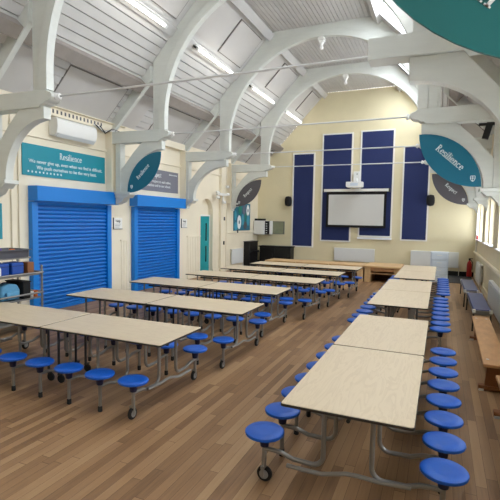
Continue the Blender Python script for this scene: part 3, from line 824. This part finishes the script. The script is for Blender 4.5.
# pale wooden platforms
def platform(x0, x1, label, dp=.55):
    t = thing('wooden_platform', label, 'platform', ((x0 + x1) / 2, 14.5, 0), 0, 'wooden platforms before the far wall')
    w = (x1 - x0) / 2
    obj('top_board', MB().box(-w, w, -.75, dp, .45, .50), 'pale', t, bev=.005)
    for s in (-1, 1):
        obj('side_panel', MB().box(s * (w - .10) - .09, s * (w - .10) + .09, -.70, dp - .05, 0, .45), 'pale', t, bev=.004)
    obj('front_rail', MB().box(-w + .19, w - .19, -.68, -.64, .34, .45), 'wood', t)
    obj('rear_panel', MB().box(-w + .19, w - .19, dp - .12, dp - .08, 0, .45), 'dwood', t)
    obj('shelf', MB().box(-w + .19, w - .19, -.62, dp - .12, .25, .28), 'pale', t)
for i, lb in enumerate(['rightmost pale wooden platform, its open front facing the aisle', 'pale wooden platform second from the right, behind the blue stools', 'pale wooden platform under the projector screen, mostly hidden by tables', 'leftmost pale wooden platform in front of the black cabinet']):
    platform(-2.13 - i * 1.09, -1.06 - i * 1.09, lb, .55 if i == 0 else .1)
# frosted drawer tower
t = thing('drawer_tower', 'frosted white plastic drawer tower behind the farthest right table', 'drawers', (-.02, 14.6, 0))
obj('shell', MB().box(-.25, -.23, -.2, .2, .04, .95).box(.23, .25, -.2, .2, .04, .95).box(-.25, .25, -.2, .2, .95, .97).box(-.25, .25, .18, .2, .04, .95), 'cdrawer', t)
for q in range(4):
    dw = obj('drawer', MB().box(-.22, .22, -.21, .17, .06 + q * .225, .27 + q * .225), 'cdrawer', t, bev=.01)
    obj('drawer_pull', MB().box(-.07, .07, -.23, -.21, .19 + q * .225, .21 + q * .225), 'rad', dw)
for sx in (-1, 1):
    for sy in (-1, 1): obj('foot', MB().box(sx * .22 - .02, sx * .22 + .02, sy * .17 - .02, sy * .17 + .02, 0, .045), 'rad', t)
t = obj('floor_mat', MB().box(.15, 1.0, 14.9, 16.95, .001, .012), 'mat_'); tag(t, 'dark grey floor mat in the far right corner', 'mat')
# fire extinguisher
t = thing('fire_extinguisher', 'red fire extinguisher in the far right corner', 'fire extinguisher', (.93, 16.85, .02))
obj('cylinder', MB().lathe([(.06, 0), (.075, .01), (.08, .05), (.08, .42), (.06, .50), (.03, .53), (.025, .56)], (0, 0, .0), 18), 'red', t)
obj('valve', MB().box(-.03, .03, -.02, .02, .56, .61).box(-.03, .10, -.012, .012, .61, .63), 'mblack', t)
obj('hose', MB().tube([(.03, -.02, .58), (.09, -.04, .5), (.09, -.05, .25)], .012, 8), 'mblack', t)
t = obj('alarm_point', MB().box(XR - .05, XR - .001, 16.22, 16.34, 1.32, 1.46), 'red', bev=.006); tag(t, 'small red alarm point on the right wall before the far corner', 'alarm')
t = obj('conduit', MB().tube([(XR - .03, 16.45, .90), (XR - .03, 16.45, 2.2)], .03, 8), 'white'); tag(t, 'white vertical pipe in the far right corner above the extinguisher', 'conduit')
# bracket and navy cloth near the right windows, high up
t = thing('wall_mount', 'grey steel bracket high on the right beside the navy cloth', 'bracket', (.60, 8.45, 3.27))
obj('post', MB().box(-.05, .05, -.04, .04, 0, .24, Matrix.Rotation(.25, 4, 'Y')), 'dsteel', t)
obj('cross_bar', MB().box(-.10, .20, -.03, .03, .22, .26), 'dsteel', t)
obj('clamp', MB().box(.02, .12, -.05, .05, .25, .33), 'dsteel', t, bev=.01)
obj('wall_arm', MB().box(.10, .509, -.02, .02, .225, .255), 'dsteel', t)
t = thing('cloth_banner', 'navy cloth hanging high on the right wall at the picture edge', 'banner', (XR - .10, 9.4, 2.75))
obj('cloth', MB().box(-.02, .0, -.45, .45, 0, .62), 'navy', t, bev=.004)
obj('hanging_rod', MB().tube([(-.01, -.48, .63), (-.01, .48, .63)], .015, 8).box(-.01, .099, -.47, -.45, .62, .64).box(-.01, .099, .45, .47, .62, .64), 'white', t)

# ------------------------------------------------------------------ benches on the right
def mat_bench(x, y0, y1, label, rz=0):
    t = thing('padded_bench', label, 'bench', (x, (y0 + y1) / 2, 0), rz, 'blue-topped benches along the right wall')
    h = (y1 - y0) / 2
    obj('padded_top', MB().box(-.14, .14, -h + .03, h - .03, .34, .385), 'vinyl', t, bev=.012)
    obj('frame', MB().box(-.145, -.12, -h, h, .30, .34).box(.12, .145, -h, h, .30, .34).box(-.12, .12, -h, -h + .03, .30, .37).box(-.12, .12, h - .03, h, .30, .37), 'steel', t)
    for sx in (-1, 1):
        for sy in (-1, 1):
            lg = obj('leg', MB().tube([(sx * .13, sy * (h - .06), .30), (sx * .14, sy * (h - .03), .0)], .014, 8), 'dsteel', t)
            obj('corner_cap', MB().box(sx * .13 - .025, sx * .13 + .025, sy * (h - .01) - .025, sy * (h - .01) + .025, .33, .388), 'rad', t, bev=.004)
mat_bench(.70, 8.38, 10.45, 'blue-topped padded bench by the right wall, next to the wooden bench')
mat_bench(.665, 10.75, 12.8, 'blue-topped padded bench by the right wall, farther one near the mat')
def wood_bench(x, y0, y1, label, rz=0):
    t = thing('wooden_bench', label, 'bench', (x, (y0 + y1) / 2, 0), rz, 'wooden benches along the right wall')
    h = (y1 - y0) / 2
    obj('seat_board', MB().box(-.125, .125, -h, h, .315, .35), 'wood', t, bev=.006)
    obj('under_beam', MB().box(-.03, .03, -h + .2, h - .2, .20, .315), 'dwood', t)
    for s in (-1, 1):
        lg = obj('leg', MB().prism([(-.09, .05), (.09, .05), (.07, .315), (-.07, .315)], s * (h - .20) - .03, s * (h - .20) + .03), 'dwood', t, bev=.004)
        obj('foot_bar', MB().box(-.15, .15, s * (h - .20) - .045, s * (h - .20) + .045, .012, .06), 'dwood', lg, bev=.006)
        for q in (-1, 1):
            obj('foot_pad', MB().box(q * .12 - .025, q * .12 + .025, s * (h - .20) - .05, s * (h - .20) + .05, 0, .025), 'rad', lg)
        for q in (-1, 1):
            obj('peg', MB().lathe([(.016, 0), (.016, .004)], (q * .07, s * (h - .20), .349), 10), 'rad', t)
wood_bench(.62, 5.28, 8.0, 'honey wood bench along the right wall behind the stools', -.015)
wood_bench(.685, 2.3, 4.95, 'honey wood bench at the right picture edge, nearest the camera')

# ------------------------------------------------------------------ trolley at the left edge
t = thing('lunch_trolley', 'metal trolley with shelves at the left edge beside the first shutter', 'trolley', (-6.32, 4.45, 0))
for sx in (-.28, .28):
    for sy in (-.85, .85):
        lg = obj('post', MB().tube([(sx, sy, .10), (sx, sy, 1.05 if sx > 0 else 1.17)], .018, 8), 'steel', t)
        obj('caster_wheel', MB().lathe([(.02, -.014), (.045, -.013), (.05, 0), (.045, .013), (.02, .014)], (sx, sy, .05), 14, 'x'), 'rubber', lg)
for z, m in ((.14, 'steel'), (.50, 'steel'), (.89, 'steel'), (1.15, 'steel')):
    obj('shelf', MB().box(-.27, .27 if z < 1 else .05, -.84, 0.84, z, z + .025), m, t, bev=.004)
for z in (.60, .93):
    obj('guard_rail', MB().tube([(.30, -.86, z), (.30, .86, z)], .016, 8), 'steel', t)
obj('guard_rail', MB().tube([(-.28, .87, .93), (.28, .87, .93)], .016, 8), 'steel', t)
obj('guard_rail', MB().tube([(-.28, .87, .60), (.28, .87, .60)], .016, 8), 'steel', t)
t = thing('storage_tray', 'grey plastic tray of odds and ends on top of the trolley', 'tray', (-6.43, 4.60, 1.177))
obj('tray_body', MB().box(-.20, .20, -.55, .58, 0, .012).prism([(-.24, .13), (-.20, .0), (-.19, .0), (-.23, .13)], -.55, .58).prism([(.24, .13), (.20, .0), (.19, .0), (.23, .13)], -.55, .58).box(-.22, .22, -.57, -.55, 0, .13).box(-.22, .22, .58, .60, 0, .13), 'trayg', t)
obj('rim', MB().box(.225, .26, -.59, .62, .12, .135).box(-.26, -.225, -.59, .62, .12, .135).box(-.25, .25, .59, .62, .12, .135).box(-.25, .25, -.62, -.59, .12, .135), 'trayg', t)
for i, (yy, zz, m, lb, sz) in enumerate(((-.38, .14, 'mblack', 'black pouch in the grey tray', .11), (-.05, .13, 'red', 'red cloth bundle in the grey tray', .08), (.14, .12, 'purple', 'purple cloth bundle in the grey tray', .10), (.34, .11, 'orange', 'orange cloth bundle in the grey tray', .08), (-.16, .17, 'white', 'white packet in the grey tray', .07))):
    m_ = MB(); c = (-6.43 + (.08 if i % 2 else -.03), 4.66 + yy, 1.191)
    m_.lathe([(sz * .6, 0), (sz, .02), (sz * 1.05, sz * .7), (sz * .7, sz * 1.3), (sz * .25, sz * 1.45)], c, 10)
    for v in m_.bm.verts: v.co += Vector((random.uniform(-.012, .012), random.uniform(-.012, .012), random.uniform(0, .012)))
    tag(obj('cloth_bundle' if m not in ('mblack', 'white') else 'pouch', m_, m), lb, 'bundle', 'odds and ends in the grey tray')
lunch_words = ['nearest the camera in its row', 'second in the row', 'third in the row', 'fourth in the row', 'at the far end next to the brown book']
for i in range(5):
    y = 3.90 + i * .262
    t = thing('lunch_box', 'blue lunch box on the trolley, ' + lunch_words[i], 'lunch box', (-6.29, y, .917), 0, 'blue lunch boxes on the trolley')
    obj('box_body', MB().box(-.10, .14, -.11, .11, 0, .19), 'lunch', t, bev=.02)
    obj('lid_seam', MB().box(-.102, .142, -.112, .112, .135, .142), 'hub', t)
    obj('carry_handle', MB().tube([(.02, -.05, .188), (.02, -.05, .198), (.02, .05, .198), (.02, .05, .188)], .008, 6), 'hub', t)
t = obj('book', MB().box(-6.30, -6.12, 5.10, 5.22, .917, 1.10), 'dwood', bev=.004); tag(t, 'brown book standing at the end of the lunch boxes', 'book')
t = thing('drink_bottle', 'white drinks bottle standing among the blue lunch boxes', 'bottle', (-6.085, 4.55, .917))
obj('bottle_body', MB().lathe([(.035, 0), (.04, .01), (.04, .13), (.02, .16), (.018, .17)], (0, 0, 0), 14), 'white', t); obj('cap', MB().lathe([(.022, .168), (.022, .19), (.012, .195)], (0, 0, 0), 12), 'trayg', t)
t = thing('backpack', 'light blue backpack on the lower trolley shelf', 'bag', (-6.27, 4.78, .528))
obj('bag_body', MB().prism([(-.17, 0), (.17, 0), (.18, .16), (.13, .25), (.05, .27), (-.05, .27), (-.13, .25), (-.18, .16)], -.12, .17, 'x', Matrix.Scale(.95, 4)), 'lblue', t, bev=.03)
obj('front_pocket', MB().box(.17, .215, -.11, .11, .03, .14), 'lblue', t, bev=.015)
obj('carry_loop', MB().tube([(.02, -.04, .26), (.02, -.03, .272), (.02, .03, .272), (.02, .04, .26)], .008, 6), 'hub', t)
for (y0, y1, z0, hh, m, lb) in ((4.96, 5.10, .526, .26, 'mblack', 'black crate on the lower trolley shelf beside the backpack'), (3.70, 4.05, .526, .2, 'hub', 'navy box on the lower trolley shelf at the frame edge'), (4.76, 5.20, .166, .16, 'cdrawer', 'pale plastic box on the bottom trolley shelf'), (3.9, 4.5, .166, .18, 'mblack', 'dark crate on the bottom trolley shelf')):
    t = thing('storage_box', lb, 'box', (-6.26, (y0 + y1) / 2, z0), 0, 'boxes on the trolley')
    obj('box_body', MB().box(-.2, .2, -(y1 - y0) / 2, (y1 - y0) / 2, 0, hh), m, t, bev=.012)
    obj('lid', MB().box(-.21, .21, -(y1 - y0) / 2 - .01, (y1 - y0) / 2 + .01, hh, hh + .02), m, t, bev=.006)
for (xx, z, m, lb) in ((-6.10, .526, 'white', 'small white cup on the lower trolley shelf'), (-6.12, .526, 'orange', 'small orange cup on the lower trolley shelf')):
    y = 5.14 if m == 'white' else 5.24
    tag(obj('cup', MB().lathe([(.03, 0), (.04, .10), (.036, .10), (.027, .01)], (xx, y, z), 14), m), lb, 'cup')

# ------------------------------------------------------------------ daylight
w = bpy.data.worlds.new('World'); S.world = w; w.use_nodes = True
bg = w.node_tree.nodes['Background']; bg.inputs['Color'].default_value = (.97, .985, 1, 1); bg.inputs['Strength'].default_value = 5.6
def portal(loc, rot, sx, sy):
    l = bpy.data.lights.new('daylight_portal', 'AREA'); l.shape = 'RECTANGLE'; l.size = sx; l.size_y = sy
    l.cycles.is_portal = True
    o = bpy.data.objects.new('daylight_portal', l); COL.objects.link(o); o.location = loc; o.rotation_euler = rot
for a, b in WIN: portal((XR + .28, (a + b) / 2, (WZ[0] + WZ[1]) / 2), (0, PI / 2, 0), WZ[1] - WZ[0], b - a)
for a, b in SKY:
    xm = (SKX[0] + SKX[1]) / 2
    portal((mir(xm) + .09, (a + b) / 2, SL(xm) + .09), (0, ang, 0), 1.46, b - a)

# ------------------------------------------------------------------ camera
yaw, pit, rol = math.radians(23.37985), math.radians(3.99396), math.radians(.98915)
f = Vector((-math.sin(yaw) * math.cos(pit), math.cos(yaw) * math.cos(pit), -math.sin(pit)))
r = Vector((math.cos(yaw), math.sin(yaw), 0)); u = r.cross(f)
r2 = r * math.cos(rol) + u * math.sin(rol); u2 = -r * math.sin(rol) + u * math.cos(rol)
cam = bpy.data.cameras.new('Camera'); co = bpy.data.objects.new('Camera', cam); COL.objects.link(co)
cam.sensor_width = 36; cam.lens = 36 * 441.545 / 500; cam.clip_end = 200; cam.clip_start = .05
co.matrix_world = Matrix(((r2.x, u2.x, -f.x, 0), (r2.y, u2.y, -f.y, 0), (r2.z, u2.z, -f.z, CAMH), (0, 0, 0, 1)))
S.camera = co
vs = S.view_settings
S.display_settings.display_device = 'sRGB'
vs.view_transform = 'Standard'; vs.look = 'None'; vs.gamma = 1; vs.exposure = 1.23; vs.use_curve_mapping = False
S.cycles.max_bounces = 10; S.cycles.diffuse_bounces = 6; S.cycles.transparent_max_bounces = 12
S.cycles.sample_clamp_indirect = 6; S.cycles.use_denoising = True
